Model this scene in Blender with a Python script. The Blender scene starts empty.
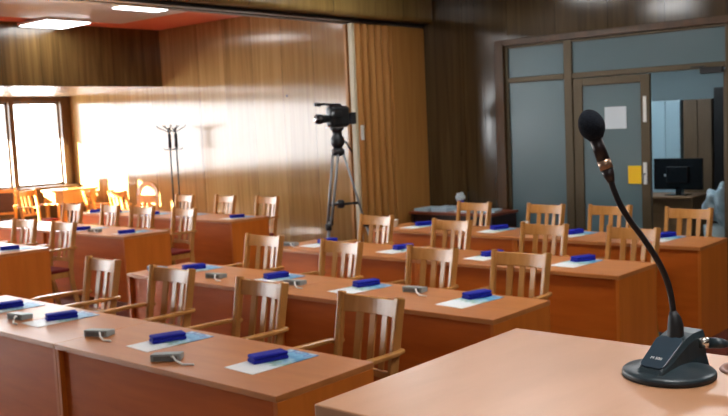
import bpy, bmesh, math, random
from mathutils import Vector, Matrix, Euler
random.seed(7)
PI = math.pi
sc = bpy.context.scene
COL = sc.collection

# ------------------------------------------------------------------ materials
def lin(c):
    return tuple(((x/255)/12.92 if x/255 <= .04045 else ((x/255+.055)/1.055)**2.4) for x in c)

def base_mat(name, rgb, rough=.5, spec=.5, metal=0., coat=0., ior=1.5):
    m = bpy.data.materials.new(name); m.use_nodes = True
    b = m.node_tree.nodes['Principled BSDF']
    b.inputs['Base Color'].default_value = (*lin(rgb), 1)
    b.inputs['Roughness'].default_value = rough
    b.inputs['Specular IOR Level'].default_value = spec
    b.inputs['Metallic'].default_value = metal
    b.inputs['Coat Weight'].default_value = coat
    b.inputs['IOR'].default_value = ior
    return m

def noise_mat(name, a, b_, scale=(8, 8, 8), rough=.5, spec=.5, coat=0., detail=4, bump=0., ior=1.5, rough2=None, metal=0.):
    """two-colour noise with stretched object coordinates: grain, mottling"""
    m = base_mat(name, a, rough, spec, metal, coat, ior)
    nt = m.node_tree; N = nt.nodes; L = nt.links; bs = N['Principled BSDF']
    tc = N.new('ShaderNodeTexCoord'); mp = N.new('ShaderNodeMapping'); mp.inputs['Scale'].default_value = scale
    ns = N.new('ShaderNodeTexNoise'); ns.inputs['Scale'].default_value = 1; ns.inputs['Detail'].default_value = detail
    ns.inputs['Distortion'].default_value = .4
    rp = N.new('ShaderNodeValToRGB')
    rp.color_ramp.elements[0].position = .3; rp.color_ramp.elements[1].position = .72
    rp.color_ramp.elements[0].color = (*lin(a), 1); rp.color_ramp.elements[1].color = (*lin(b_), 1)
    L.new(tc.outputs['Object'], mp.inputs['Vector']); L.new(mp.outputs['Vector'], ns.inputs['Vector'])
    L.new(ns.outputs['Fac'], rp.inputs['Fac']); L.new(rp.outputs['Color'], bs.inputs['Base Color'])
    if bump:
        bp = N.new('ShaderNodeBump'); bp.inputs['Strength'].default_value = bump; bp.inputs['Distance'].default_value = .004
        L.new(ns.outputs['Fac'], bp.inputs['Height']); L.new(bp.outputs['Normal'], bs.inputs['Normal'])
    return m

def veneer_mat(name, dark, mid, light, axis, rough, ior, panel=.62, aniso=0.):
    """varnished veneer panelling: vertical grain, a tone per board, thin seams. axis = the horizontal world axis of the wall"""
    m = base_mat(name, mid, rough, .5, 0, 0, ior)
    nt = m.node_tree; N = nt.nodes; L = nt.links; bs = N['Principled BSDF']
    tc = N.new('ShaderNodeTexCoord'); sp = N.new('ShaderNodeSeparateXYZ'); L.new(tc.outputs['Object'], sp.inputs[0])
    h = sp.outputs[axis]
    if aniso:                      # brushed varnish: reflections smear sideways across the vertical grain
        tg = N.new('ShaderNodeTangent'); tg.direction_type = 'RADIAL'; tg.axis = 'Z'
        L.new(tg.outputs[0], bs.inputs['Tangent']); bs.inputs['Anisotropic'].default_value = aniso
    cb = N.new('ShaderNodeCombineXYZ')
    mx = N.new('ShaderNodeMath'); mx.operation = 'MULTIPLY'; mx.inputs[1].default_value = 14; L.new(h, mx.inputs[0])
    mz = N.new('ShaderNodeMath'); mz.operation = 'MULTIPLY'; mz.inputs[1].default_value = .55; L.new(sp.outputs['Z'], mz.inputs[0])
    L.new(mx.outputs[0], cb.inputs[0]); L.new(mz.outputs[0], cb.inputs[1])
    ns = N.new('ShaderNodeTexNoise'); ns.inputs['Scale'].default_value = 1.0; ns.inputs['Detail'].default_value = 6
    ns.inputs['Distortion'].default_value = .8; L.new(cb.outputs[0], ns.inputs['Vector'])
    # tone per board
    dv = N.new('ShaderNodeMath'); dv.operation = 'DIVIDE'; dv.inputs[1].default_value = panel; L.new(h, dv.inputs[0])
    fl = N.new('ShaderNodeMath'); fl.operation = 'FLOOR'; L.new(dv.outputs[0], fl.inputs[0])
    wn = N.new('ShaderNodeTexWhiteNoise'); wn.noise_dimensions = '1D'; L.new(fl.outputs[0], wn.inputs['W'])
    ad = N.new('ShaderNodeMath'); ad.operation = 'MULTIPLY_ADD'; ad.inputs[1].default_value = .22
    L.new(wn.outputs['Value'], ad.inputs[0]); L.new(ns.outputs['Fac'], ad.inputs[2])
    rp = N.new('ShaderNodeValToRGB'); e = rp.color_ramp.elements
    e[0].position = .32; e[0].color = (*lin(dark), 1); e[1].position = .82; e[1].color = (*lin(light), 1)
    k = e.new(.58); k.color = (*lin(mid), 1)
    L.new(ad.outputs[0], rp.inputs['Fac'])
    fr = N.new('ShaderNodeMath'); fr.operation = 'FRACT'; L.new(dv.outputs[0], fr.inputs[0])
    lt = N.new('ShaderNodeMath'); lt.operation = 'LESS_THAN'; lt.inputs[1].default_value = .008; L.new(fr.outputs[0], lt.inputs[0])
    mixc = N.new('ShaderNodeMix'); mixc.data_type = 'RGBA'
    L.new(lt.outputs[0], mixc.inputs[0]); L.new(rp.outputs['Color'], mixc.inputs[6]); mixc.inputs[7].default_value = (*lin((30, 18, 10)), 1)
    L.new(mixc.outputs[2], bs.inputs['Base Color'])
    return m

def emit_mat(name, rgb, strength):
    m = bpy.data.materials.new(name); m.use_nodes = True
    nt = m.node_tree; nt.nodes.clear()
    e = nt.nodes.new('ShaderNodeEmission'); o = nt.nodes.new('ShaderNodeOutputMaterial')
    e.inputs[0].default_value = (*lin(rgb), 1); e.inputs[1].default_value = strength
    nt.links.new(e.outputs[0], o.inputs[0]); return m

def pane_mat(name, tint=(1, 1, 1), gloss=.06):
    m = bpy.data.materials.new(name); m.use_nodes = True
    nt = m.node_tree; nt.nodes.clear()
    t = nt.nodes.new('ShaderNodeBsdfTransparent'); t.inputs[0].default_value = (*tint, 1)
    g = nt.nodes.new('ShaderNodeBsdfGlossy'); g.inputs['Roughness'].default_value = .03
    x = nt.nodes.new('ShaderNodeMixShader'); x.inputs[0].default_value = gloss
    o = nt.nodes.new('ShaderNodeOutputMaterial')
    nt.links.new(t.outputs[0], x.inputs[1]); nt.links.new(g.outputs[0], x.inputs[2]); nt.links.new(x.outputs[0], o.inputs[0])
    return m

def frosted_mat(name, rgb):
    m = bpy.data.materials.new(name); m.use_nodes = True
    nt = m.node_tree; N = nt.nodes; L = nt.links; N.clear()
    d = N.new('ShaderNodeBsdfDiffuse'); t = N.new('ShaderNodeBsdfTranslucent'); g = N.new('ShaderNodeBsdfGlossy')
    for n in (d, t): n.inputs[0].default_value = (*lin(rgb), 1)
    g.inputs['Roughness'].default_value = .22
    a = N.new('ShaderNodeMixShader'); a.inputs[0].default_value = .5
    b = N.new('ShaderNodeMixShader'); b.inputs[0].default_value = .07
    o = N.new('ShaderNodeOutputMaterial')
    L.new(d.outputs[0], a.inputs[1]); L.new(t.outputs[0], a.inputs[2]); L.new(a.outputs[0], b.inputs[1]); L.new(g.outputs[0], b.inputs[2])
    L.new(b.outputs[0], o.inputs[0]); return m

def leaflet_mat():
    m = base_mat('leaflet_print', (226, 238, 240), .4, .5)
    nt = m.node_tree; N = nt.nodes; L = nt.links; bs = N['Principled BSDF']
    tc = N.new('ShaderNodeTexCoord'); sp = N.new('ShaderNodeSeparateXYZ'); L.new(tc.outputs['Object'], sp.inputs[0])
    ns = N.new('ShaderNodeTexNoise'); ns.inputs['Scale'].default_value = 22; ns.inputs['Detail'].default_value = 3
    L.new(tc.outputs['Object'], ns.inputs['Vector'])
    ad = N.new('ShaderNodeMath'); ad.operation = 'MULTIPLY_ADD'; ad.inputs[1].default_value = .22
    L.new(ns.outputs['Fac'], ad.inputs[0]); L.new(sp.outputs['Y'], ad.inputs[2])
    mr = N.new('ShaderNodeMapRange'); mr.inputs[1].default_value = -.09; mr.inputs[2].default_value = .31; L.new(ad.outputs[0], mr.inputs[0])
    rp = N.new('ShaderNodeValToRGB'); e = rp.color_ramp.elements
    e[0].position = 0; e[0].color = (*lin((250, 252, 250)), 1)
    e[1].position = 1; e[1].color = (*lin((190, 220, 235)), 1)
    for p, c in ((.36, (238, 245, 246)), (.47, (150, 190, 170)), (.55, (176, 214, 226)), (.72, (60, 150, 200)), (.86, (120, 190, 225)), (.93, (70, 120, 190))):
        k = e.new(p); k.color = (*lin(c), 1)
    L.new(mr.outputs[0], rp.inputs['Fac']); L.new(rp.outputs['Color'], bs.inputs['Base Color'])
    return m

M = {}
M['lit_wall'] = veneer_mat('veneer_lit', (134, 102, 60), (154, 119, 73), (168, 133, 85), 'X', .17, 1.64, aniso=.84)  # brightness of the window half put into a lighter tone of the wood
M['dim_wall'] = veneer_mat('veneer_dim', (50, 39, 23), (66, 52, 32), (82, 66, 42), 'X', .13, 1.7)  # same wood, darkened in colour for the dimmer podium half
M['soffit_wood'] = veneer_mat('veneer_soffit', (72, 54, 29), (92, 70, 38), (110, 86, 49), 'Y', .2, 1.55, .3)
M['beam_wood'] = veneer_mat('veneer_beam', (112, 88, 46), (130, 104, 56), (146, 120, 68), 'Y', .3, 1.5, 1.2)
M['curtain'] = noise_mat('pleated_vinyl', (166, 112, 54), (182, 128, 66), (20, 20, 1.2), .45, .4)
M['curtain_post'] = base_mat('pale_metal', (196, 184, 156), .45, .4, 0.)
M['dark'] = base_mat('dark_track', (26, 20, 15), .4)
M['plaster'] = noise_mat('plaster', (205, 200, 188), (214, 208, 196), (1.5, 1.5, 1.5), .6)
M['ceil_red'] = noise_mat('terracotta_paint', (222, 122, 88), (228, 130, 96), (2, 2, 2), .5)
M['ceil_white'] = noise_mat('white_ceiling', (204, 202, 202), (214, 212, 212), (2, 2, 2), .28)
M['ceil_tan'] = noise_mat('cream_lacquer', (160, 134, 104), (168, 142, 112), (2, 2, 2), .25)
M['floor'] = noise_mat('maroon_floor', (76, 36, 36), (92, 44, 44), (2.5, 2.5, 2.5), .2, .5)
M['frame_wood'] = noise_mat('dark_frame', (66, 46, 26), (88, 62, 36), (12, 12, 1), .35)
M['window_frame'] = base_mat('window_frame_brown', (104, 88, 70), .4)
M['alu'] = base_mat('bronze_aluminium', (84, 72, 52), .35, .5, .35)
M['frost'] = frosted_mat('frosted_glass', (118, 144, 150))
M['pane'] = pane_mat('clear_glass')
M['desk_top'] = noise_mat('cherry_laminate_top', (190, 116, 58), (202, 128, 66), (3, 14, 14), .34, .65, detail=5)
M['desk_edge'] = noise_mat('cherry_laminate_edge', (190, 116, 60), (206, 132, 72), (3, 14, 14), .4, .5)
M['desk_panel'] = noise_mat('cherry_laminate_panel', (190, 92, 26), (206, 104, 34), (2.2, 2.2, 16), .4, .25, detail=5)
M['desk_side'] = noise_mat('cherry_laminate_side', (202, 106, 30), (216, 120, 40), (12, 12, 1.5), .38, .5, detail=5)
M['chair'] = noise_mat('beech_varnish', (184, 124, 60), (202, 142, 76), (18, 18, 3), .24, .5, detail=4)
M['seat'] = noise_mat('seat_fabric', (110, 36, 30), (128, 44, 36), (60, 60, 60), .85, .2)
M['old_chair'] = noise_mat('orange_varnish', (200, 136, 66), (218, 154, 80), (18, 18, 3), .25, .6)
M['brown_pad'] = noise_mat('brown_leather', (62, 34, 22), (74, 42, 28), (40, 40, 40), .6)
M['blue'] = noise_mat('blue_velvet', (20, 26, 140), (30, 38, 166), (90, 90, 90), .75, .25)
M['blue_dark'] = base_mat('blue_seam', (12, 14, 84), .7)
M['leaf'] = leaflet_mat()
M['unit'] = base_mat('grey_plastic', (150, 162, 162), .4)
M['unit_face'] = base_mat('dark_grey_plastic', (104, 112, 114), .4)
M['white_plastic'] = base_mat('white_plastic', (232, 232, 226), .35)
M['black'] = base_mat('black_plastic', (24, 26, 28), .4)
M['rubber'] = base_mat('black_rubber', (18, 18, 20), .55)
M['foam'] = noise_mat('black_foam', (22, 26, 32), (34, 38, 46), (400, 400, 400), .95, .15, bump=.4)
M['mic_body'] = noise_mat('mic_base_plastic', (36, 50, 56), (42, 56, 62), (300, 300, 300), .34, .5, bump=.06)
M['mic_panel'] = base_mat('mic_panel_plastic', (42, 60, 72), .3)
M['mic_neck'] = base_mat('gooseneck_metal', (30, 24, 24), .34, .6, .3)
M['mic_tube'] = base_mat('mic_tube_metal', (40, 29, 29), .35, .5, .3)
M['chrome'] = base_mat('chrome', (210, 205, 196), .2, .5, 1.)
M['copper'] = base_mat('bronze_ring', (150, 120, 98), .35, .5, .8)
M['lectern_top'] = noise_mat('lectern_laminate', (196, 142, 102), (208, 154, 116), (14, 3, 14), .32, .65, detail=5)
M['lectern_side'] = noise_mat('lectern_side_laminate', (196, 116, 62), (206, 128, 70), (12, 12, 2), .4)
M['grommet'] = base_mat('brown_grommet', (146, 92, 66), .35)
M['hole'] = base_mat('hole_shade_black', (14, 9, 8), .9)
M['steel'] = base_mat('grey_steel', (138, 142, 144), .4, .5, .3)
M['iron'] = base_mat('black_iron', (20, 18, 18), .4)
M['lens_glass'] = base_mat('lens_glass', (10, 12, 22), .08, .8)
M['table_dark'] = noise_mat('mahogany', (120, 56, 32), (136, 66, 38), (3, 14, 14), .3)
M['table_body'] = noise_mat('dark_mahogany', (40, 20, 14), (52, 26, 18), (12, 12, 2), .4)
M['paper'] = base_mat('white_paper', (214, 226, 232), .6)
M['paper_blue'] = base_mat('pale_blue_paper', (178, 206, 220), .5)
M['yellow'] = base_mat('yellow_card', (250, 200, 10), .5)
M['light_blue'] = noise_mat('crumpled_film', (150, 178, 190), (190, 208, 214), (14, 14, 14), .35, .5, bump=.6)
M['office_wall'] = base_mat('office_wall', (128, 144, 146), .7)
M['office_floor'] = base_mat('office_floor', (70, 56, 48), .6)
M['cab_white'] = base_mat('pale_cabinet', (150, 176, 184), .4)
M['cab_brown'] = noise_mat('brown_cabinet', (84, 66, 46), (98, 78, 56), (10, 10, 2), .5)
M['cab_black'] = base_mat('black_cabinet', (16, 15, 16), .4)
M['office_desk'] = noise_mat('office_desk_wood', (112, 84, 56), (126, 96, 66), (4, 12, 12), .45)
M['screen'] = base_mat('monitor_black', (14, 16, 20), .25)
M['glow'] = emit_mat('led_panel', (250, 250, 250), 14.0)
M['glow_soft'] = emit_mat('led_panel_soft', (250, 250, 250), 6.5)
M['glow_office'] = emit_mat('office_fill_glow', (232, 244, 255), 26)
M['concrete'] = base_mat('sun_blocker_concrete', (190, 186, 178), .8)

# ------------------------------------------------------------------ mesh helpers
class MB:
    """collects several shapes into ONE mesh"""
    def __init__(s): s.v = []; s.f = []; s.mi = []; s.cur = 0; s.sm = []
    def add(s, vs, fs, smooth=False):
        n = len(s.v); s.v += [tuple(v) for v in vs]
        for f in fs: s.f.append([i+n for i in f]); s.mi.append(s.cur); s.sm.append(smooth)
        return s
    def box(s, x0, y0, z0, x1, y1, z1, mat=None):
        vs = [(x, y, z) for z in (z0, z1) for y in (y0, y1) for x in (x0, x1)]
        if mat is not None: vs = [mat @ Vector(v) for v in vs]
        return s.add(vs, [(0, 2, 3, 1), (4, 5, 7, 6), (0, 1, 5, 4), (2, 6, 7, 3), (0, 4, 6, 2), (1, 3, 7, 5)])
    def prism(s, poly, x0, x1, axis='x', mat=None):
        """extrude a 2-D outline (counter-clockwise) along an axis"""
        n = len(poly)
        def P(a, t):
            return {'x': (t, a[0], a[1]), 'y': (a[0], t, a[1]), 'z': (a[0], a[1], t)}[axis]
        vs = [P(a, x0) for a in poly]+[P(a, x1) for a in poly]
        if mat is not None: vs = [mat @ Vector(v) for v in vs]
        fs = [tuple(range(n))[::-1], tuple(range(n, 2*n))]+[(i, (i+1) % n, n+(i+1) % n, n+i) for i in range(n)]
        return s.add(vs, fs)
    def lathe(s, prof, seg=24, c=(0, 0, 0), mat=None):
        """prof: list of (r, z)"""
        vs = []; fs = []
        for r, z in prof:
            for k in range(seg):
                a = 2*PI*k/seg; vs.append((r*math.cos(a), r*math.sin(a), z))
        for i in range(len(prof)-1):
            for k in range(seg):
                k2 = (k+1) % seg; fs.append((i*seg+k, i*seg+k2, (i+1)*seg+k2, (i+1)*seg+k))
        fs.append(tuple(range(seg))[::-1]); fs.append(tuple((len(prof)-1)*seg+k for k in range(seg)))
        vs = [Vector(v) for v in vs]
        if mat is not None: vs = [mat @ v for v in vs]
        vs = [v+Vector(c) for v in vs]
        return s.add(vs, fs, True)
    def tube(s, pts, rad, seg=8):
        """round tube through points, rad a number or one per point"""
        pts = [Vector(p) for p in pts]; n = len(pts)
        rs = rad if isinstance(rad, (list, tuple)) else [rad]*n
        vs = []; fs = []; up = None
        for i, p in enumerate(pts):
            t = (pts[min(i+1, n-1)]-pts[max(i-1, 0)]).normalized()
            if up is None:
                up = Vector((0, 0, 1)) if abs(t.z) < .9 else Vector((1, 0, 0))
            a = (up-t*up.dot(t)).normalized(); b = t.cross(a); up = a
            for k in range(seg):
                q = 2*PI*k/seg; vs.append(p+(a*math.cos(q)+b*math.sin(q))*rs[i])
        for i in range(n-1):
            for k in range(seg):
                k2 = (k+1) % seg; fs.append((i*seg+k, i*seg+k2, (i+1)*seg+k2, (i+1)*seg+k))
        fs.append(tuple(range(seg))[::-1]); fs.append(tuple((n-1)*seg+k for k in range(seg)))
        return s.add(vs, fs, True)
    def bar(s, pts, w, h, side=(1, 0, 0)):
        """rectangular bar through points; w along `side`, h across it"""
        pts = [Vector(p) for p in pts]; n = len(pts); sd0 = Vector(side)
        ws = w if isinstance(w, (list, tuple)) else [w]*n
        vs = []; fs = []
        for i, p in enumerate(pts):
            t = (pts[min(i+1, n-1)]-pts[max(i-1, 0)]).normalized()
            sd = (sd0-t*sd0.dot(t)).normalized(); b = t.cross(sd)
            for q, r in ((-1, -1), (1, -1), (1, 1), (-1, 1)): vs.append(p+sd*q*ws[i]/2+b*r*h/2)
        for i in range(n-1):
            for k in range(4):
                k2 = (k+1) % 4; fs.append((i*4+k, i*4+k2, (i+1)*4+k2, (i+1)*4+k))
        fs.append((3, 2, 1, 0)); fs.append(tuple((n-1)*4+k for k in range(4)))
        return s.add(vs, fs)
    def sweep(s, prof, path):
        """prof: outline rows; path: list of 4x4 matrices applied on the outline (list of 3-D points)"""
        n = len(prof); vs = []; fs = []
        for m in path: vs += [m @ Vector(p) for p in prof]
        for i in range(len(path)-1):
            for k in range(n):
                k2 = (k+1) % n; fs.append((i*n+k, i*n+k2, (i+1)*n+k2, (i+1)*n+k))
        fs.append(tuple(range(n))[::-1]); fs.append(tuple((len(path)-1)*n+k for k in range(n)))
        return s.add(vs, fs)
    def build(s, name, mats, parent=None, bevel=0, seg=2, loc=None, rz=0, subsurf=0):
        me = bpy.data.meshes.new(name); me.from_pydata(s.v, [], s.f)
        if not isinstance(mats, (list, tuple)): mats = [mats]
        for m in mats: me.materials.append(m)
        me.polygons.foreach_set('material_index', s.mi); me.polygons.foreach_set('use_smooth', s.sm)
        bm = bmesh.new(); bm.from_mesh(me); bmesh.ops.recalc_face_normals(bm, faces=bm.faces); bm.to_mesh(me); bm.free()
        me.update()
        o = bpy.data.objects.new(name, me); COL.objects.link(o)
        if parent: o.parent = parent
        if loc: o.location = loc
        if rz: o.rotation_euler.z = rz
        if bevel:
            b = o.modifiers.new('bevel', 'BEVEL'); b.width = bevel; b.segments = seg; b.limit_method = 'ANGLE'; b.angle_limit = math.radians(40)
        if subsurf:
            u = o.modifiers.new('subsurf', 'SUBSURF'); u.levels = subsurf; u.render_levels = subsurf
        return o

def tag(o, label, cat, group=None):
    o['label'] = label; o['category'] = cat
    if group: o['group'] = group
    return o
def thing(name, label, cat, loc=(0, 0, 0), rz=0, group=None):
    o = bpy.data.objects.new(name, None); COL.objects.link(o); o.empty_display_size = .1
    o.location = loc; o.rotation_euler.z = rz
    return tag(o, label, cat, group)
def struct(o):
    o['kind'] = 'structure'; return o
def copy_tree(o, parent=None):
    c = o.copy(); COL.objects.link(c)
    if parent: c.parent = parent
    for ch in list(o.children): copy_tree(ch, c)
    return c
class Proto:
    """first place() moves the thing itself, later ones copy the thing and each of its parts"""
    def __init__(s, root): s.r = root; s.used = False
    def place(s, loc, rz, label, group, tilt=None):
        o = copy_tree(s.r) if s.used else s.r
        s.used = True
        o.location = loc; o.rotation_euler = (0, 0, rz)
        o['label'] = label
        if group: o['group'] = group
        return o

# ------------------------------------------------------------------ measured layout (metres; camera above the origin, +Y towards the back wall)
ROWY = {'front': 2.36, 'second': 3.93, 'third': 5.42, 'back': 6.84}
DD = .60                       # desk depth
XR, UNIT = -2.57, 1.66         # right end of the right-hand desks, length of a two-seat desk
XLB = -8.05                    # right end of the desks beyond the aisle
YW = 9.0                       # back wall
XWIN = -14.9                   # window wall
ZC = 3.47                      # ceiling
ZS = 2.565                     # soffit underside
XS = -12.1                     # soffit face
XB0, XB1 = -7.05, -6.60        # folding-partition beam

# ------------------------------------------------------------------ room shell
struct(MB().box(-15.3, -7.4, -.1, 3.2, 9.4, 0).build('floor', M['floor']))

# back wall: left stretch, strip between partition and glazing, header above glazing, stretch to the right
GX0, GX1, GZ = -5.75, -3.06, 2.70
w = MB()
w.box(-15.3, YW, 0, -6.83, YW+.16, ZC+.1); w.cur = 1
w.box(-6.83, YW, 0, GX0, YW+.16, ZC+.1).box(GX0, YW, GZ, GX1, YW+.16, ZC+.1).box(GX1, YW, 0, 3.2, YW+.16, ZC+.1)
struct(w.build('wall_back', [M['lit_wall'], M['dim_wall']]))
# window wall with openings
WINS = [(8.81-.99*k-.9, 8.81-.99*k) for k in range(16)]
WZ0, WZ1 = .97, 2.47
w = MB()
w.box(XWIN-.22, -7.4, 0, XWIN, YW, WZ0).box(XWIN-.22, -7.4, WZ1, XWIN, YW, ZC+.1)
w.box(XWIN-.22, 8.81, WZ0, XWIN, YW, WZ1).box(XWIN-.22, -7.4, WZ0, XWIN, WINS[-1][0], WZ1)
for a, b in zip(WINS, WINS[1:]): w.box(XWIN-.22, b[1], WZ0, XWIN, a[0], WZ1)
struct(w.build('wall_left', M['frame_wood']))
for i, (y0, y1) in enumerate(WINS):
    f = MB(); X = XWIN-.14
    f.box(X, y0, WZ0, X+.05, y1, WZ0+.04).box(X, y0, WZ1-.04, X+.05, y1, WZ1)
    f.box(X, y0, WZ0+.04, X+.05, y0+.03, WZ1-.04).box(X, y1-.03, WZ0+.04, X+.05, y1, WZ1-.04)
    fo = struct(f.build('window_%d' % (i+1), M['window_frame']))
    MB().box(X+.02, y0+.03, WZ0+.04, X+.026, y1-.03, WZ1-.04).build('pane', M['pane'], fo)
struct(MB().box(XWIN, -7.3, WZ0-.05, XWIN+.16, YW, WZ0-.005).build('trim_windowsill', M['frame_wood'], bevel=.006))
struct(MB().box(-17.05, -8, 2.60, XWIN-.22, 9.4, 2.78).build('trim_sun_blocker', M['concrete']))  # unseen overhang, added to cut the sunlight through the windows
struct(MB().box(-15.3, -7.4, 0, 3.2, -7.3, ZC+.1).build('wall_front', M['plaster']))
struct(MB().box(3.1, -7.3, 0, 3.2, YW, ZC+.1).build('wall_right', M['dim_wall']))
# ceiling: white field with a terracotta border in the window half, white in the near half
c = MB(); c.cur = 0
c.box(-15.3, -7.4, ZC, 3.2, 9.4, ZC+.12)
c.cur = 1
c.box(-11.45, -6.6, ZC-.03, XB0-.45, 7.85, ZC)
c.cur = 2
c.box(XB1, -7.3, ZC-.012, 3.1, YW, ZC)
struct(c.build('ceiling', [M['ceil_red'], M['ceil_white'], M['ceil_white']]))
# soffit along the windows
s_ = MB(); s_.box(XWIN, -7.3, ZS, XS, YW, ZC)
so = struct(s_.build('ceiling_soffit', M['soffit_wood']))
so.data.materials.append(M['ceil_tan'])
for p in so.data.polygons:
    if p.normal.z < -.5: p.material_index = 1
# beam that carries the folding partition
b = MB(); b.box(XB0, -7.3, 3.0, XB1, YW, ZC-.03)
struct(b.build('trim_beam', M['beam_wood'], bevel=.05, seg=4))
b = MB(); b.box(XB0+.04, -7.3, 2.965, XB0+.14, YW, 3.0).box(XB0+.2, -7.3, 2.965, XB0+.3, YW, 3.0)
struct(b.build('trim_track', M['dark']))
# baseboards
struct(MB().box(XWIN, YW-.02, 0, GX0, YW, .09).build('baseboard_back', M['frame_wood']))
struct(MB().box(XWIN, -7.3, 0, XWIN+.02, YW-.02, .09).build('baseboard_left', M['frame_wood']))

# ------------------------------------------------------------------ glazed office front
j = MB()
j.box(GX0, YW-.02, 0, GX0+.12, YW+.16, GZ).box(GX0+.12, YW-.02, GZ-.07, GX1, YW+.16, GZ)
struct(j.build('trim_jamb', M['frame_wood'], bevel=.004))
ZT = 2.235; XM = -4.83; XD1 = -3.905; XRP = -3.13
a = MB(); Y0, Y1 = YW+.02, YW+.09
a.box(GX0+.12, Y0, 0, GX0+.16, Y1, GZ-.07).box(XM-.05, Y0, 0, XM+.05, Y1, GZ-.07).box(XRP, Y0, 0, GX1, Y1, GZ-.07)
a.box(GX0+.16, Y0, ZT-.03, XM-.05, Y1, ZT+.03).box(XM+.05, Y0, ZT-.03, XRP, Y1, ZT+.03)
a.box(GX0+.16, Y0, GZ-.10, XM-.05, Y1, GZ-.07).box(XM+.05, Y0, GZ-.10, XRP, Y1, GZ-.07)
a.box(GX0+.16, Y0, 0, XM-.05, Y1, .1)
struct(a.build('trim_partition_frame', M['alu'], bevel=.006))
for i, (x0, z0, x1, z1) in enumerate([(GX0+.16, .1, XM-.05, ZT-.03), (GX0+.16, ZT+.03, XM-.05, GZ-.1), (XM+.05, ZT+.03, XRP, GZ-.1)]):
    struct(MB().box(x0, YW+.045, z0, x1, YW+.055, z1).build('window_%d' % (20+i), M['frost']))
# closed leaf
d = MB(); x0, x1 = XM+.055, XD1
d.box(x0, Y0+.01, .02, x0+.11, Y1-.01, ZT-.035).box(x1-.10, Y0+.01, .02, x1, Y1-.01, ZT-.035)
d.box(x0+.11, Y0+.01, ZT-.12, x1-.10, Y1-.01, ZT-.035).box(x0+.11, Y0+.01, .02, x1-.10, Y1-.01, .16)
do = struct(d.build('door_1', M['alu'], bevel=.005))
MB().box(x0+.11, YW+.045, .16, x1-.10, YW+.055, ZT-.12).build('door_pane', M['frost'], do)
MB().box(x1-.075, Y0-.006, 1.05, x1-.035, Y0+.01, 1.28).build('lock_plate', M['white_plastic'], do, bevel=.004)
MB().tube([(x1-.055, Y0-.005, 1.16), (x1-.055, Y0-.05, 1.16), (x1-.055, Y0-.055, 1.07)], .010).build('door_handle', M['steel'], do)
MB().box(x1-.07, Y0+.004, 1.70, x1-.035, Y0+.0102, 1.97).build('white_sticker', M['white_plastic'], do)
# open leaf, swung into the office, and its closer
d = MB(); xx = XRP-.045
d.box(xx, YW+.10, .02, xx+.04, YW+.19, 2.19).box(xx, YW+.79, .02, xx+.04, YW+.87, 2.19).box(xx, YW+.19, 2.1, xx+.04, YW+.79, 2.19).box(xx, YW+.19, .02, xx+.04, YW+.79, .16)
d2 = struct(d.build('door_2', M['alu'], bevel=.005))
MB().box(xx+.015, YW+.19, .16, xx+.025, YW+.79, 2.1).build('door_pane', M['frost'], d2)
tag_c = thing('door_closer', 'dark hydraulic door closer at the top right of the office doorway', 'door closer', (-3.24, YW-.005, 2.185))
MB().box(-.12, -.035, -.03, .10, .02, .03).build('closer_body', M['black'], tag_c, bevel=.008)
MB().bar([(-.08, -.02, .036), (-.2, -.05, .04), (-.06, -.005, .044)], .022, .008, (0, 1, 0)).build('closer_arm', M['black'], tag_c)
pp = MB().box(-4.41, YW+.036, 1.64, -4.165, YW+.0425, 1.875).build('paper_sheet', M['paper'])
tag(pp, 'white paper sheet taped to the frosted office door', 'paper')
yy = MB().box(-4.15, YW+.024, 1.055, -4.005, YW+.0295, 1.245).build('yellow_card', M['yellow'])
tag(yy, 'yellow card stuck on the frosted office door beside the lock', 'card')

# ------------------------------------------------------------------ office behind the glazing
o = MB(); OX0, OX1, OY = -6.6, -2.0, 12.4
o.box(OX0-.1, YW+.16, 0, OX0, OY+.1, 2.9).box(OX0, OY, 0, OX1, OY+.1, 2.9).box(OX1, YW+.16, 0, OX1+.1, OY+.1, 2.9)
struct(o.build('wall_office', M['office_wall']))
struct(MB().box(OX0-.1, YW+.16, 2.9, OX1+.1, OY+.1, 3.0).build('ceiling_office', M['office_wall']))
struct(MB().box(OX0-.1, YW+.4, -.1, OX1+.1, OY+.1, 0).build('floor_office', M['office_floor']))
t = thing('office_fill_lamp', 'added unseen fill lamp in the office beyond the glazed partition', 'ceiling lamp', (-5.2, 10.3, 2.87))  # unseen lamp added to brighten the office and its frosted panes
MB().box(-.32, -.32, 0, .32, .32, .03).build('lamp_housing', M['white_plastic'], t)
MB().box(-.3, -.3, -.012, .3, .3, 0).build('diffuser', M['glow_office'], t)
def cabinet(loc, w_, d_, h_, m, label, knob):
    t = thing('cabinet', label, 'cabinet', loc)
    MB().box(-w_/2, 0, 0, w_/2, d_, h_).build('body', m, t, bevel=.004)
    for sx in (-1, 1):
        dd = MB().box(min(sx*.004, sx*(w_/2-.004)), -.02, .06, max(sx*.004, sx*(w_/2-.004)), -.001, h_-.01).build('door', m, t, bevel=.003)
        MB().box(sx*.03-.008, -.035, h_*.5-.06, sx*.03+.008, -.021, h_*.5+.06).build('handle', knob, dd)
cabinet((-4.86, 11.75, 0), .41, .5, 1.94, M['cab_white'], 'pale blue-grey cabinet in the office behind the black monitor', M['black'])
cabinet((-4.45, 11.8, 0), .38, .5, 1.94, M['cab_brown'], 'brown wooden cabinet in the office between the pale and black ones', M['steel'])
cabinet((-3.95, 11.8, 0), .58, .5, 2.08, M['cab_black'], 'tall black cabinet in the office at the doorway right edge', M['steel'])
t = thing('office_desk', 'brown wooden office desk carrying a monitor beyond the doorway', 'desk', (-4.75, 11.1, 0))
MB().box(-.75, -.3, .72, .6, .3, .75).build('top', M['office_desk'], t, bevel=.003)
MB().box(-.72, -.22, .25, .57, -.2, .72).build('front_panel', M['office_desk'], t)
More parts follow.
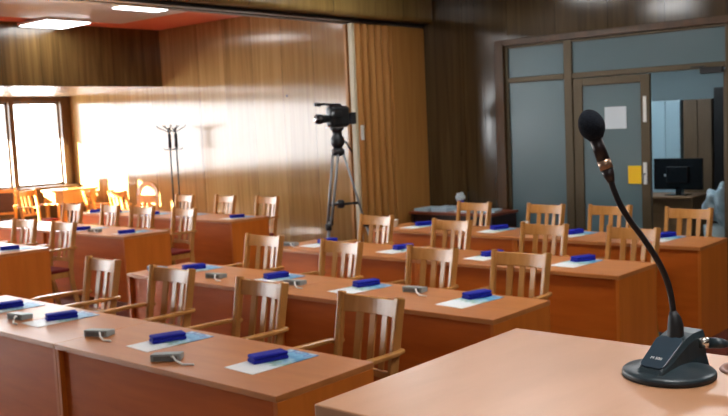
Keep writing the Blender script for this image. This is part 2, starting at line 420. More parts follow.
for sx in (-.74, .57): MB().box(sx, -.28, 0, sx+.025, .28, .72).build('side_panel', M['office_desk'], t)
t = thing('monitor', 'black computer monitor seen from behind on the office desk', 'monitor', (-4.42, 11.05, .751))
MB().box(-.31, -.02, .07, .31, .02, .46).build('screen_housing', M['screen'], t, bevel=.008)
MB().box(-.14, -.05, .15, .14, -.02, .36).build('rear_bulge', M['screen'], t, bevel=.012)
MB().box(-.17, -.0225, .235, -.12, -.0205, .265).build('badge', M['unit'], t)
MB().box(-.03, -.02, .01, .03, .01, .1).build('stand', M['screen'], t)
MB().box(-.14, -.1, 0, .14, .1, .012).build('foot', M['screen'], t, bevel=.004)
# crumpled film bag on a low stool
t = thing('waste_bin', 'grey bin behind the doorway with crumpled pale film on top', 'bin', (-3.62, 10.2, 0))
MB().lathe([(.13, 0), (.17, .5), (.165, .5), (.125, .012)], 24).build('body', M['unit'], t)
bm = bmesh.new(); bmesh.ops.create_icosphere(bm, subdivisions=4, radius=1)
for v in bm.verts:
    n = .16*math.sin(v.co.x*7+1)+.14*math.sin(v.co.y*9+2*v.co.z)+.12*math.sin(v.co.z*8+v.co.x*5)
    v.co = Vector((v.co.x*.17, v.co.y*.17, v.co.z*.21))*(1+n*.8)
me = bpy.data.meshes.new('film_bag'); bm.to_mesh(me); bm.free(); me.materials.append(M['light_blue'])
fb = bpy.data.objects.new('film_bag', me); COL.objects.link(fb); fb.location = (-3.58, 10.2, .72)
tag(fb, 'crumpled pale blue plastic bag inside the office doorway', 'bag')

# ------------------------------------------------------------------ folding partition, stacked against the back wall
t = thing('folding_partition', 'tan pleated accordion partition folded up beside the wooden back wall', 'folding partition', (-6.92, 7.72, 0))
pl = MB(); outl = []; n = 7; L0, L1 = .0, .62
pitch_p = .124; poly = []
for k in range(5):
    y = k*pitch_p
    poly += [(.01, y), (.01, y+.026), (.115, y+.030), (.143, y+.042), (.155, y+.066), (.152, y+.088), (.138, y+.108), (.112, y+.120)]
poly += [(.01, 5*pitch_p), (-.03, 5*pitch_p), (-.03, 0)]
pl.prism(poly, .02, 2.95, 'z').build('pleats', M['curtain'], t)
MB().box(-.03, .625, .02, .165, 1.27, 2.95).build('end_panel', M['curtain'], t, bevel=.01)
lp = MB().box(.085, -.05, .02, .15, -.002, 2.95).build('lead_post', M['curtain_post'], t, bevel=.012)
MB().box(.151, .02, 1.63, .185, .05, 1.8).build('pull_handle', M['white_plastic'], lp, bevel=.008)

# ------------------------------------------------------------------ ceiling light panels
def panel(x, y, z, w_, l_, label, group=None, glow='glow'):
    t = thing('ceiling_light', label, 'ceiling light', (x, y, z), 0, group)
    MB().box(-w_/2-.02, -l_/2-.02, 0, w_/2+.02, l_/2+.02, .035).build('housing', M['white_plastic'], t, bevel=.004)
    MB().box(-w_/2, -l_/2, -.01, w_/2, l_/2, .0).build('diffuser', M[glow], t)
    return t
zl = ZC-.066
panel(-11.62, 6.88, zl-.0, .74, .66, 'bright square light panel on the ceiling next to the wood soffit', None, 'glow_soft')
panel(-9.5, 6.98, zl, .7, .66, 'square light panel on the white ceiling close to the beam', None, 'glow_soft')
gl = 'light panels over the window half, out of view'
for x, y in ((-9.95, 4.6), (-9.95, 1.8), (-11.62, 4.1), (-11.62, 1.4), (-9.95, -1), (-11.62, -1.6), (-9.95, -4)):
    panel(x, y, zl, .7, .66, 'square light panel on the window half ceiling outside the view', gl, 'glow_soft')
gl = 'light panels over the podium half, out of view'
for x, y in ((-5.55, 6.9), (-5.55, 4.3), (-2.6, 6.9), (-2.6, 4.3), (.3, 6.9), (.3, 4.3), (-.4, 1.2), (1.2, -.9)):  # last two are unseen extras, added to light the lectern
    panel(x, y, ZC-.05, .6, .6, 'square light panel on the podium half ceiling outside the view', gl)

# ------------------------------------------------------------------ desks
def make_desk():
    t = thing('conference_desk', '', 'desk')
    Lh = UNIT-.004
    MB().box(-Lh, 0, .722, 0, DD, .75).build('desktop', M['desk_top'], t, bevel=.003)
    MB().box(-Lh+.026, .035, .04, -.026, .053, .7215).build('front_panel', M['desk_panel'], t)
    for nm, x0 in (('end_panel', -.0255), ('end_panel', -Lh)):
        MB().box(x0, .006, 0, x0+.0255, DD-.006, .7215).build(nm, M['desk_side'], t, bevel=.002)
    return t
pd = Proto(make_desk())
ROWS = ['front', 'second', 'third', 'back']
for r in ROWS:
    for k, side in ((0, 'right'), (1, 'left')):
        pd.place((XR-k*UNIT, ROWY[r], 0), 0, 'cherry two-seat desk, %s half of the %s row facing the lectern' % (side, r), 'desks of the right-hand block')
for r in ROWS[1:]:
    for k, side in ((0, 'aisle'), (1, 'window')):
        pd.place((XLB-k*UNIT, ROWY[r]+(.0 if r != 'third' else -.05), 0), 0, 'cherry two-seat desk of the %s row beyond the aisle, %s half' % (r, side), 'desks of the block by the windows')

# ------------------------------------------------------------------ chairs
def make_chair(wood, seatm, name='wooden_armchair', pad=None):
    t = thing(name, '', 'chair')
    def back_xy(f, z):
        """point on the curved, raked back: f in -1..1 across, z height"""
        k = (z-.45)/.5
        return Vector((f*(.175+.010*k), .185+.095*k+.035*(1-f*f), z))
    # seat with rounded front
    outline = [(-.21, .17), (.21, .17), (.225, -.13), (.20, -.185), (-.20, -.185), (-.225, -.13)][::-1]
    MB().prism(outline, .432, .468, 'z').build('seat', seatm, t, bevel=.014, seg=3)
    MB().prism([(x*.94, y*.94-.002) for x, y in outline], .375, .4315, 'z').build('seat_frame', wood, t, bevel=.004)
    for sx in (-1, 1):
        MB().bar([(sx*.205, -.165, 0), (sx*.218, -.165, .38), (sx*.236, -.16, .662)], .036, .036, (1, 0, 0)).build('leg', wood, t, bevel=.006)
        # rear post: leg and back upright in one piece, turned to follow the curved back
        ang = sx*math.radians(16)
        sd = Vector((math.cos(ang), -math.sin(ang), 0))
        pts = [(sx*.188, .255, 0), (sx*.188, .2, .3), (sx*.188, .19, .45)]
        pts += [tuple(back_xy(sx*1.08, z)) for z in (.6, .78, .88, .935)]
        MB().bar(pts, .034, .05, sd).build('rear_post', wood, t, bevel=.007)
        # bent armrest with a rounded tip, hooking round the post
        cl = [(sx*.192, .262, .67), (sx*.222, .245, .672), (sx*.238, .19, .674), (sx*.244, .08, .676), (sx*.244, -.06, .678), (sx*.232, -.155, .676), (sx*.22, -.185, .672)]
        ar = MB(); n = len(cl); vs = []; fs = []
        wd = [.03, .032, .036, .042, .048, .05, .034]
        for i, p in enumerate(cl):
            p = Vector(p); tt = (Vector(cl[min(i+1, n-1)])-Vector(cl[max(i-1, 0)])).normalized()
            sdv = tt.cross(Vector((0, 0, 1))).normalized()
            for q, r in ((-1, -1), (1, -1), (1, 1), (-1, 1)): vs.append(p+sdv*q*wd[i]/2+Vector((0, 0, 1))*r*.012)
        for i in range(n-1):
            for k in range(4):
                k2 = (k+1) % 4; fs.append((i*4+k, i*4+k2, (i+1)*4+k2, (i+1)*4+k))
        fs += [(3, 2, 1, 0), tuple((n-1)*4+k for k in range(4))]
        ar.add(vs, fs); ar.build('armrest', wood, t, bevel=.008, seg=3)
        MB().bar([(sx*.212, -.15, .2), (sx*.205, .2, .2)], .018, .03, (1, 0, 0)).build('stretcher', wood, t)
    # curved rails
    def rail(z0, z1, th, name):
        m = MB(); rows = 12; vs = []; fs = []
        for i in range(rows+1):
            f = -1+2*i/rows
            arch = -.008*(1-f*f)
            for z, off in ((z0, -th/2), (z1+arch, -th/2), (z1+arch, th/2), (z0, th/2)):
                p = back_xy(f, z); vs.append((p.x, p.y+off, p.z))
        for i in range(rows):
            for k in range(4):
                k2 = (k+1) % 4; fs.append((i*4+k, i*4+k2, (i+1)*4+k2, (i+1)*4+k))
        fs += [(3, 2, 1, 0), tuple(rows*4+k for k in range(4))]
        m.add(vs, fs); return m.build(name, wood, t, bevel=.004)
    rail(.83, .922, .024, 'top_rail')
    rail(.52, .565, .02, 'lower_rail')
    if pad:
        m = MB(); vs = []; fs = []
        for i in range(9):
            f = -.9+1.8*i/8
            for z, off in ((.565, -.03), (.86, -.03), (.86, .012), (.565, .012)):
                p = back_xy(f, z); vs.append((p.x, p.y+off, p.z))
        for i in range(8):
            for k in range(4):
                k2 = (k+1) % 4; fs.append((i*4+k, i*4+k2, (i+1)*4+k2, (i+1)*4+k))
        fs += [(3, 2, 1, 0), tuple(8*4+k for k in range(4))]
        m.add(vs, fs); m.build('back_pad', pad, t, bevel=.01)
    else:
        for f in (-.48, 0, .48):
            m = MB(); zs = [.56, .66, .76, .835]
            vs = []; fs = []
            for z in zs:
                for df, off in ((-.12, -.006), (.12, -.006), (.12, .006), (-.12, .006)):
                    p = back_xy(f+df, z); vs.append((p.x, p.y+off, p.z))
            for i in range(3):
                for k in range(4):
                    k2 = (k+1) % 4; fs.append((i*4+k, i*4+k2, (i+1)*4+k2, (i+1)*4+k))
            fs += [(3, 2, 1, 0), tuple(12+k for k in range(4))]
            m.add(vs, fs); m.build('slat', wood, t, bevel=.003)
    return t
pc = Proto(make_chair(M['chair'], M['seat']))
ORD = ['first', 'second', 'third', 'fourth']
CH = {'front': [(-3.0, 3.45), (-3.88, 3.50), (-4.79, 3.56), (-5.67, 3.60)],
      'second': [(-3.08, 5.07), (-3.77, 5.02), (-4.64, 5.0), (-5.53, 5.06)],
      'third': [(-2.98, 6.52), (-3.73, 6.48), (-4.67, 6.47), (-5.62, 6.6)],
      'back': [(-3.1, 7.98), (-3.87, 8.04), (-4.57, 8.0), (-5.43, 8.0)]}
TOPY = .28
for r in ROWS:
    for i, (x, y) in enumerate(CH[r]):
        y = max(y-TOPY, ROWY[r]+DD+.21)
        pc.place((x, y, 0), math.radians(random.uniform(-4, 4)), 'wooden slat-back armchair behind the %s desk row, %s seat from the right end' % (r, ORD[i]), 'armchairs of the right-hand block')
CL = {'second': [(-8.57, 4.87), (-9.36, 4.9), (-10.2, 4.9)],
      'third': [(-8.47, 6.36), (-9.27, 6.28), (-10.0, 6.33), (-10.85, 6.3)],
      'back': [(-8.68, 8.02), (-9.5, 8.0), (-10.3, 7.92)]}
for r in CL:
    for i, (x, y) in enumerate(CL[r]):
        y = max(y-TOPY, ROWY[r]+DD+.21)
        pc.place((x, y, 0), math.radians(random.uniform(-5, 5)), 'wooden slat-back armchair behind the %s desk row beyond the aisle, %s seat from the aisle' % (r, ORD[i]), 'armchairs of the block by the windows')

# chairs and a bench parked along the windows
po = Proto(make_chair(M['old_chair'], M['seat']))
for x, y, a, lab in ((-13.7, 7.6, 110, 'orange varnished slat-back chair parked below the second window'),
                     (-13.1, 8.4, 165, 'orange varnished chair parked beside the bench at the sunlit wall corner'),
                     (-12.45, 8.5, 185, 'orange varnished chair against the sunlit back wall, nearer the coat rack')):
    po.place((x, y, 0), math.radians(a), lab, 'chairs parked by the windows')
pk = make_chair(M['old_chair'], M['brown_pad'], 'padded_chair', M['brown_pad'])
pk.location = (-14.35, 7.25, 0); pk.rotation_euler.z = math.radians(55)
pk.scale = (1.06, 1.06, 1.08); po.r.scale = (1.03, 1.03, 1.06)
pk['label'] = 'orange wooden chair with dark brown padded back at the left windows'
t = thing('bench_table', 'light wooden side table below the windows at the wall corner', 'side table', (-14.15, 8.42, 0), math.radians(6))
MB().box(-.3, -.37, .89, .3, .37, .93).build('tabletop', M['chair'], t, bevel=.004)
MB().box(-.27, -.34, .69, .27, .34, .89).build('apron', M['old_chair'], t)
for sx in (-.26, .21):
    for sy in (-.33, .28): MB().box(sx, sy, 0, sx+.05, sy+.05, .69).build('leg', M['old_chair'], t)
# arched-back chair
t = thing('arched_chair', 'tall arched-back wooden chair standing in sunlight behind the far desk row', 'chair', (-11.78, 8.14, 0), math.radians(8))
MB().prism([(-.22, .18), (-.22, -.2), (.22, -.2), (.22, .18)], .43, .47, 'z').build('seat', M['seat'], t, bevel=.012)
for sx in (-1, 1):
    MB().bar([(sx*.19, -.17, 0), (sx*.19, -.17, .43)], .04, .04).build('leg', M['chair'], t, bevel=.005)
ap = [(-.2, .2, 0), (-.2, .2, .85)]+[(-.2*math.cos(a), .2+.06, .88+.16*math.sin(a)) for a in [PI*k/10 for k in range(1, 10)]]+[(.2, .2, .85), (.2, .2, 0)]
ap = [(x, .2+max(0, z-.45)*.1, z) for x, y, z in ap]
MB().bar(ap, .03, .075, (0, 1, 0)).build('arched_frame', M['chair'], t, bevel=.008)
MB().box(-.17, .215, .74, .17, .24, .86).build('back_rail', M['old_chair'], t, bevel=.006)
for x in (-.09, .02): MB().box(x, .205, .47, x+.06, .222, .75).build('slat', M['old_chair'], t)

# ------------------------------------------------------------------ things on the desks
def make_case():
    t = thing('jewel_case', '', 'case')
    MB().box(-.038, -.088, 0, .038, .088, .019).build('case_base', M['blue'], t, bevel=.007, seg=3)
    MB().box(-.0375, -.0875, .0195, .0375, .0875, .037).build('case_lid', M['blue'], t, bevel=.010, seg=3)
    return t
def make_leaflet():
    m = MB(); m.box(-.10, -.195, 0, .10, .195, .0025)
    return tag(m.build('leaflet', M['leaf']), '', 'leaflet')
def make_unit():
    t = thing('switch_box', '', 'switch box')
    b = MB(); b.prism([(-.04, 0), (.04, 0), (.04, .028), (-.04, .036)], -.07, .07, 'x').build('housing', M['unit'], t, bevel=.004)
    MB().box(-.055, -.0425, .006, .055, -.0402, .026).build('front_face', M['unit_face'], t)
    MB().tube([(.03, -.041, .022), (.04, -.06, .03), (.06, -.085, .015), (.10, -.12, .006), (.15, -.13, .0055)], .005).build('cable', M['white_plastic'], t)
    return t
pbx, pun = Proto(make_case()), Proto(make_unit())
leaf0 = Proto(make_leaflet())
BX = {'front': [(-3.0, 2.72), (-3.74, 2.715), (-4.77, 2.725), (-5.41, 2.73)],
      'second': [(-2.98, 4.47), (-3.84, 4.38), (-4.63, 4.32), (-5.53, 4.3)],
      'third': [(-3.06, 5.90), (-3.80, 5.83), (-4.69, 5.84), (-5.6, 5.9)],
      'back': [(-3.03, 7.30), (-3.84, 7.22), (-4.66, 7.28), (-5.58, 7.3)]}
BL = {'second': [(-8.30, 4.25)], 'third': [(-8.30, 5.58), (-9.16, 5.56)], 'back': [(-8.31, 7.16), (-9.25, 7.18), (-9.87, 7.05), (-10.73, 7.05), (-11.12, 6.95)]}
def seat_set(x, y, r, i, where, grp, ymin, ymax):
    rz = -math.radians(random.uniform(14, 24))
    lx = x+.015+random.uniform(-.02, .02); ly = min(max(y-.0, ymin+.24), ymax-.24)
    leaf0.place((lx, ly, .7505), -math.radians(random.uniform(2, 9)), 'pale leaflet on the %s %s, %s place %s' % (r, where[0], ORD[i] if i < 4 else 'fifth', where[1]), 'leaflets '+grp)
    pbx.place((x, min(max(y, ly-.08), ly+.1), .7532), rz, 'blue velvet case on the %s %s, %s place %s' % (r, where[0], ORD[i] if i < 4 else 'fifth', where[1]), 'blue cases '+grp)
for r in ROWS:
    for i, (x, y) in enumerate(BX[r]):
        seat_set(x, y, r, i, ('desk row', 'from the right end'), 'of the right-hand block', ROWY[r], ROWY[r]+DD)
for r in BL:
    for i, (x, y) in enumerate(BL[r]):
        seat_set(x, y, r, i, ('desk row beyond the aisle', 'from the aisle'), 'of the block by the windows', ROWY[r], ROWY[r]+DD)
UN = [('front', -3.43, 2.48, 0), ('front', -4.18, 2.6, 1), ('front', -5.02, 2.6, 2), ('second', -3.43, 4.37, 0), ('second', -4.32, 4.2, 1), ('second', -5.06, 4.13, 2), ('second', -5.78, 4.14, 3),
      ('third', -5.8, 5.6, 0), ('third', -4.2, 5.75, 1)]
for r, x, y, i in UN:
    pun.place((x, y, .7505), math.radians(random.uniform(5, 25)) if r != 'front' or i else math.radians(40), 'small grey switch box on the %s desk row, %s from the right end' % (r, ORD[i]), 'grey switch boxes of the right-hand block')
for r, x, y, i in (('third', -8.85, 5.54, 0), ('back', -9.02, 7.02, 0)):
    pun.place((x, y, .7505), math.radians(20), 'small grey switch box on the %s desk row beyond the aisle' % r, 'grey switch boxes of the block by the windows')
# white bits: cups on the back row
def cup(x, y, label):
    t = thing('paper_cup', label, 'cup', (x, y, .7505))
    MB().lathe([(.022, 0), (.03, .07), (.032, .07), (.0325, .074), (.029, .074), (.021, .006)], 20).build('cup_body', M['white_plastic'], t)
cup(-5.79, 7.1, 'small white cup on the back desk row near its left end')
cup(-4.42, 7.36, 'small white cup on the back desk row between two seated places')

# ------------------------------------------------------------------ side table by the wall
t = thing('side_table', 'dark mahogany side table against the wall beside the folded partition', 'table', (-6.08, 8.68, 0))
MB().box(-.55, -.29, .72, .62, .27, .75).build('tabletop', M['table_dark'], t, bevel=.003)
MB().box(-.50, -.24, .08, .57, -.22, .7195).build('front_panel', M['table_body'], t)
for x0 in (-.53, .575): MB().box(x0, -.27, 0, x0+.025, .25, .7195).build('side_panel', M['table_body'], t)
random.seed(3)
for k in range(4):
    px_, py_ = (-6.50, -6.25, -5.95, -5.68)[k], (8.62, 8.62, 8.64, 8.68)[k]
    tag(MB().box(-.105, -.15, 0, .105, .15, (.03, .045, .02, .02)[k]).build('leaflet_stack', M['paper_blue'] if k != 2 else M['paper'], loc=(px_, py_, .7505), rz=.12*k-.1),
        ['pale blue leaflet stack at the left edge of the mahogany table', 'pale blue leaflet stack at the front middle of the mahogany table', 'white leaflet stack right of the blue tissue cup on the mahogany table', 'pale blue leaflet stack at the right end of the mahogany table'][k], 'leaflets', 'leaflet stacks on the side table')
t = thing('tissue_cup', 'small blue cup with crumpled white tissue on the mahogany side table', 'cup', (-6.22, 8.88, .7505))
MB().lathe([(.03, 0), (.042, .10), (.040, .10), (.028, .006)], 20).build('cup_body', M['blue'], t)
bm = bmesh.new(); bmesh.ops.create_icosphere(bm, subdivisions=3, radius=1)
for v in bm.verts:
    v.co = Vector((v.co.x*.05, v.co.y*.05, v.co.z*.055))*(1+.18*math.sin(v.co.x*8)+.15*math.sin(v.co.y*7+v.co.z*5))
me = bpy.data.meshes.new('tissue'); bm.to_mesh(me); bm.free(); me.materials.append(M['paper'])
ti = bpy.data.objects.new('tissue', me); COL.objects.link(ti); ti.parent = t; ti.location = (0, 0, .135)

# ------------------------------------------------------------------ video camera on tripod
TX, TY = -6.79, 7.37
t = thing('tripod', 'grey metal tripod with black spreader standing before the back wall', 'tripod', (TX, TY, 0))
MB().lathe([(.05, 0), (.075, .03), (.075, .07), (.05, .09)], 20, (0, 0, 1.47)).build('bowl', M['black'], t)
hd = MB().lathe([(.045, 0), (.075, .04), (.075, .11), (.055, .14), (.055, .19), (.075, .2), (.075, .225)], 20, (0, 0, 1.56)).build('pan_head', M['black'], t)
MB().tube([(.03, .03, 1.67), (.05, .09, 1.61), (.07, .15, 1.51)], .011).build('pan_bar', M['black'], hd)
for k, a in enumerate((math.radians(41), math.radians(161), math.radians(281))):
    dx, dy = math.cos(a), math.sin(a); px_, py_ = -dy, dx
    lg = MB()
    for s in (-1, 1):
        lg.tube([(dx*.06+px_*.035*s, dy*.06+py_*.035*s, 1.49), (dx*.27+px_*.025*s, dy*.27+py_*.025*s, .70)], .011)
    lo = lg.build('leg', M['steel'], t)
    MB().tube([(dx*.255, dy*.255, .77), (dx*.45, dy*.45, .02)], .012).build('lower_leg', M['steel'], lo)
    MB().lathe([(.02, 0), (.026, .012), (.02, .03)], 12, (dx*.45, dy*.45, 0)).build('foot', M['rubber'], lo)
    MB().lathe([(.036, 0), (.036, .07)], 12, (dx*.272, dy*.272, .67)).build('clamp', M['black'], lo)
    MB().tube([(0, 0, .93), (dx*.20, dy*.20, .94)], .014).build('spreader_arm', M['black'], lo)
MB().lathe([(.035, 0), (.045, .02), (.045, .07), (.03, .09)], 16, (0, 0, .89)).build('spreader_hub', M['black'], t)
vc = thing('video_camera', 'black broadcast video camera on a tripod, lens pointing left', 'video camera', (TX, TY, 1.7855), math.radians(258))
MB().box(-.15, -.07, .005, .11, .07, .24).build('body', M['black'], vc, bevel=.045, seg=4)
ln = MB().lathe([(.04, 0), (.045, .04), (.045, .08), (.054, .09), (.054, .15)], 20, (0, 0, 0), Matrix.Translation((.115, 0, .10)) @ Matrix.Rotation(PI/2, 4, 'Y')).build('lens', M['black'], vc)
MB().lathe([(.047, 0), (.047, .004)], 20, (0, 0, 0), Matrix.Translation((.266, 0, .10)) @ Matrix.Rotation(PI/2, 4, 'Y')).build('front_glass', M['lens_glass'], ln)
MB().tube([(-.08, 0, .225), (-.05, 0, .25), (.06, 0, .25), (.16, 0, .262), (.22, 0, .258)], [.016, .018, .016, .015, .013]).build('carry_handle', M['black'], vc)
MB().tube([(.21, 0, .256), (.28, 0, .262)], .021).build('microphone', M['rubber'], vc)
MB().box(-.24, -.05, .03, -.152, .05, .165).build('battery', M['black'], vc, bevel=.012)
MB().box(.0, .066, .11, .11, .12, .18).build('viewfinder', M['black'], vc, bevel=.01)
MB().box(-.1, -.05, -.0, .12, .05, .0045).build('mount_plate', M['steel'], vc)

# ------------------------------------------------------------------ coat rack
t = thing('coat_rack', 'black metal coat rack with two hooked poles before the sunlit wall', 'coat rack', (-11.47, 8.66, 0))
for x in (-.075, .085):
    p = MB().tube([(x, 0, .03), (x, 0, 1.9)], .012).build('pole', M['iron'], t)
    MB().tube([(x, 0, 1.58), (x, 0, 1.80)], .026).build('sleeve', M['iron'], p)
    for a in (20, 160, 250, 330):
        c_, s_n = math.cos(math.radians(a)), math.sin(math.radians(a))
        MB().tube([(x, 0, 1.82), (x+c_*.08, s_n*.08, 1.86), (x+c_*.17, s_n*.17, 1.9), (x+c_*.2, s_n*.2, 1.935)], .007, 6).build('hook', M['iron'], p)
        MB().tube([(x, 0, 1.56), (x+c_*.08, s_n*.08, 1.555), (x+c_*.11, s_n*.11, 1.575)], .006, 6).build('peg', M['iron'], p)
MB().box(-.30, -.02, 0, .30, .02, .03).box(-.09, -.22, 0, -.06, .22, .03).box(.07, -.22, 0, .10, .22, .03).build('base', M['iron'], t)
tag(MB().lathe([(.018, 0), (.02, .006), (.016, .012)], 14, (0, 0, 0), Matrix.Rotation(PI/2, 4, 'X')).build('wall_hook', M['iron'], loc=(-9.22, YW-.0005, 2.26)), 'tiny dark knob on the varnished wooden back wall', 'hook')

# ------------------------------------------------------------------ lectern (camera stands behind it)
LZ = 1.40
struct(MB().box(-1.25, -2.6, 0, 2.4, 1.75, .22).build('floor_stage', M['floor']))
t = thing('lectern', 'wooden lectern with broad pale laminate top in the foreground', 'lectern', (0, 0, .22))
zt = LZ-.22
tp = MB().box(-.905, .905, zt-.028, .62, 1.462, zt).build('lectern_top', M['lectern_top'], t, bevel=.0025)
MB().box(-.875, 1.405, .0, .59, 1.43, zt-.0285).build('front_panel', M['lectern_side'], t)
for x0 in (-.895, .585): MB().box(x0, .93, 0, x0+.022, 1.404, zt-.0285).build('side_panel', M['lectern_side'], t)
MB().box(-.872, 1.0, .55, .584, 1.40, .57).build('shelf', M['lectern_side'], t)
# cable grommet: a ring on the top around a black disc, painted shade of the hole
gm = MB(); seg = 40
prof = [(.034, 0), (.040, .003), (.046, .0035), (.049, .0)]
vs = []; fs = []
for r, z in prof:
    for k in range(seg): vs.append((r*math.cos(2*PI*k/seg), r*math.sin(2*PI*k/seg), z))
for i in range(3):
    for k in range(seg): fs.append((i*seg+k, i*seg+(k+1) % seg, (i+1)*seg+(k+1) % seg, (i+1)*seg+k))
gm.add(vs, fs, True)
gr = gm.build('cable_grommet', M['grommet'], t, loc=(-.445, 1.395, zt+.0002))
MB().lathe([(.0345, 0), (.0345, .001)], 32).build('grommet_shade', M['hole'], gr)

# ------------------------------------------------------------------ desk microphone
mt = thing('gooseneck_microphone', 'black gooseneck microphone with foam windscreen on a round base on the lectern', 'microphone', (0, 0, 0))
MX, MY = -0.5400, 1.3036
mt.location = (MX, MY, LZ+.0005)
base = MB().lathe([(.056, 0), (.0655, .001), (.068, .004), (.068, .0085), (.066, .0105), (.060, .0125), (.045, .018), (.03, .022), (.012, .0235), (.0, .0238)], 56).build('round_base', M['mic_body'], mt)
MB().lathe([(.0668, .0), (.0687, .002), (.0687, .006), (.0675, .0075)], 56).build('base_rim', M['rubber'], base)
# wedge housing: lofted cross-sections from low front to tall back, axis turned a little
ax = Matrix.Rotation(math.radians(-9), 4, 'Z')
hs = MB()
secs = [(-.056, .018, .017, .012), (-.050, .023, .021, .020), (-.02, .0265, .0245, .038), (.014, .027, .025, .057), (.034, .027, .025, .062), (.062, .027, .025, .063)]
rows = []
for y, wb, wt, h in secs:
    ring = []
    ring += [(-wb-.006, y, .004), (-wb, y, .4*h), (-wt, y, h*.86), (-wt*.86, y, h), (wt*.86, y, h), (wt, y, h*.86), (wb, y, .4*h), (wb+.006, y, .004)]
    rows.append([ax @ Vector(p) for p in ring])
vs = [p for r in rows for p in r]; n = 8; fs = []
for i in range(len(rows)-1):
    for k in range(n): fs.append((i*n+k, i*n+(k+1) % n, (i+1)*n+(k+1) % n, (i+1)*n+k))
fs += [tuple(range(n))[::-1], tuple((len(rows)-1)*n+k for k in range(n))]
hs.add(vs, fs)
ho = hs.build('wedge_housing', M['mic_body'], mt, bevel=.0035, seg=3)
# sloped talk panel: a rounded plate lying on the slope
sl = math.atan2(.058-.020, .014+.050)
Mp = ax @ Matrix.Translation((0, -.020, .0385)) @ Matrix.Rotation(sl, 4, 'X')
pan = MB(); outl = []
for cx, cy, a0 in ((.013, .026, 0), (-.013, .026, 90), (-.011, -.024, 180), (.011, -.024, 270)):
    for k in range(5):
        a = math.radians(a0+22.5*k); outl.append((cx+.009*math.cos(a), cy+.009*math.sin(a)))
pan.prism(outl, -.001, .0022, 'z', Mp)
pa = pan.build('talk_panel', M['mic_panel'], ho, bevel=.0007)
# small white marking: M 500 style characters as a text converted to mesh
def text_mesh(txt, size, mat, parent, Mx, name):
    cu = bpy.data.curves.new(name, 'FONT'); cu.body = txt; cu.size = size; cu.align_x = 'CENTER'; cu.align_y = 'CENTER'; cu.extrude = .0001
    ob = bpy.data.objects.new(name, cu); COL.objects.link(ob)
    dg = bpy.context.evaluated_depsgraph_get(); me = bpy.data.meshes.new_from_object(ob.evaluated_get(dg))
    bpy.data.objects.remove(ob); me.transform(Mx); me.materials.clear(); me.materials.append(mat)
    o = bpy.data.objects.new(name, me); COL.objects.link(o); o.parent = parent; return o
text_mesh('M 500', .0075, M['white_plastic'], pa, Mp @ Matrix.Translation((0, -.014, .0024)), 'marking')
# socket, gooseneck, capsule, windscreen (measured points, stored relative to the base)
def rel(p): return Vector((p[0]-MX, p[1]-MY, p[2]-LZ-.0005))
soc = [rel(p) for p in ((-.5365, 1.3224, 1.442), (-.5365, 1.3224, 1.4549), (-.5368, 1.3240, 1.4746), (-.5385, 1.3240, 1.4860), (-.5404, 1.3238, 1.4960))]
MB().tube(soc, [.0125, .0125, .0118, .0095, .0052], 24).build('neck_socket', M['rubber'], mt)
gn = [rel(p) for p in ((-.5400, 1.3238, 1.4940), (-.5427, 1.3245, 1.5160), (-.5474, 1.3232, 1.5390), (-.5549, 1.3195, 1.5622), (-.5671, 1.3120, 1.5888), (-.5805, 1.3034, 1.6139), (-.5937, 1.2946, 1.6359), (-.6059, 1.2870, 1.6609), (-.6147, 1.2825, 1.6872), (-.6172, 1.2816, 1.6980))]
# refine the path so the bend is smooth
def smooth_path(p, it=2):
    for _ in range(it):
        q = [p[0]]
        for a, b in zip(p, p[1:]): q += [a.lerp(b, .25), a.lerp(b, .75)]
        p = q+[p[-1]]
    return p
MB().tube(smooth_path(gn), .0046, 14).build('gooseneck', M['mic_neck'], mt)
t0, t1, t2, t3 = (rel(p) for p in ((-.6168, 1.2817, 1.6960), (-.6225, 1.2790, 1.7165), (-.6268, 1.2772, 1.7300), (-.6380, 1.2720, 1.7670)))
MB().tube([t0, t0.lerp(t1, .5), t1], [.0052, .0082, .0098], 24).build('capsule_taper', M['mic_tube'], mt)
MB().tube([t1, t2], .0102, 24).build('capsule_ring', M['copper'], mt)
MB().tube([t2, t3], [.0098, .0094], 24).build('capsule_tube', M['mic_tube'], mt)
axis = (t3-t2).normalized(); cen = rel((-.6424, 1.2705, 1.7845))
Mq = Matrix.Translation(cen) @ axis.to_track_quat('Z', 'Y').to_matrix().to_4x4()
prof = [(.0105, -.0235)]+[(.0198*math.sin(a)*(1-.06*math.cos(a)*-1), -.0245*math.cos(a)) for a in [PI*k/18 for k in range(4, 18)]]+[(.0005, .0245)]
MB().lathe(prof, 32, (0, 0, 0), Mq).build('foam_windscreen', M['foam'], mt)
# rear connector and cable
c0 = Vector((.0365, .044, .046))
MB().tube([c0-Vector((.006, .002, 0)), c0+Vector((.008, .003, 0))], .0085, 20).build('connector_ring', M['chrome'], mt)
MB().tube([c0+Vector((.008, .003, 0)), c0+Vector((.024, .009, 0)), c0+Vector((.034, .013, -.001))], [.0085, .008, .0045], 18).build('connector_sleeve', M['mic_body'], mt)
cb = [c0+Vector(v) for v in ((.032, .012, -.001), (.05, .018, -.003), (.075, .022, -.012), (.11, .02, -.026), (.15, .0, -.036), (.2, -.03, -.0404), (.3, -.06, -.0404), (.42, -.08, -.0404))]
MB().tube(smooth_path(cb), .0034, 10).build('cable', M['rubber'], mt)

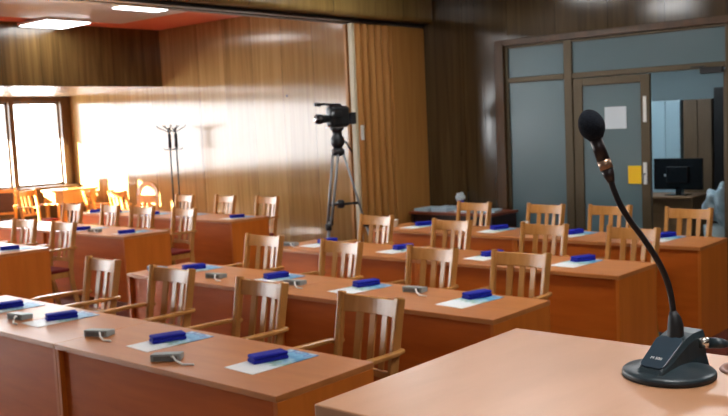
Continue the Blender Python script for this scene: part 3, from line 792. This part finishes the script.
# ------------------------------------------------------------------ daylight, sun, portals
wd = bpy.data.worlds.new('World'); sc.world = wd; wd.use_nodes = True
bg = wd.node_tree.nodes['Background']; bg.inputs[0].default_value = (.93, .97, 1, 1); bg.inputs[1].default_value = 9.5
sd = bpy.data.lights.new('sun', 'SUN'); sd.energy = 85; sd.angle = math.radians(.6); sd.color = (1, .93, .80)
so_ = bpy.data.objects.new('sun', sd); COL.objects.link(so_)
so_.rotation_euler = Vector((.9, 1.0, -.342)).to_track_quat('-Z', 'Y').to_euler(); so_.location = (-25, -8, 9)
pdl = bpy.data.lights.new('window_portal', 'AREA'); pdl.shape = 'RECTANGLE'; pdl.size = 1.6; pdl.size_y = 15.8
pdl.cycles.is_portal = True
po_ = bpy.data.objects.new('window_portal', pdl); COL.objects.link(po_)
po_.location = (XWIN-.2, 0.93, 1.72); po_.rotation_euler = (0, -PI/2, 0)

# ------------------------------------------------------------------ camera
cd = bpy.data.cameras.new('camera'); cam = bpy.data.objects.new('camera', cd); COL.objects.link(cam)
cd.sensor_width = 36; cd.sensor_fit = 'HORIZONTAL'; cd.lens = 899.386*36/728
cd.clip_start = .05; cd.clip_end = 200
pitch, roll, yaw = .09186568513501071, -.04506366693301787, .7185348617270444
fw = Vector((-math.sin(yaw)*math.cos(pitch), math.cos(yaw)*math.cos(pitch), -math.sin(pitch)))
r = Vector((math.cos(yaw), math.sin(yaw), 0)); u = r.cross(fw)
r2 = math.cos(roll)*r+math.sin(roll)*u; u2 = -math.sin(roll)*r+math.cos(roll)*u
cam.matrix_world = Matrix(((r2.x, u2.x, -fw.x, 0), (r2.y, u2.y, -fw.y, 0), (r2.z, u2.z, -fw.z, 1.8), (0, 0, 0, 1)))
cd.dof.use_dof = True; cd.dof.focus_distance = 1.46; cd.dof.aperture_fstop = 13
sc.camera = cam

vs_ = sc.view_settings
vs_.view_transform = 'Standard'; vs_.look = 'None'; vs_.gamma = 1; vs_.use_curve_mapping = False; vs_.exposure = 1.0
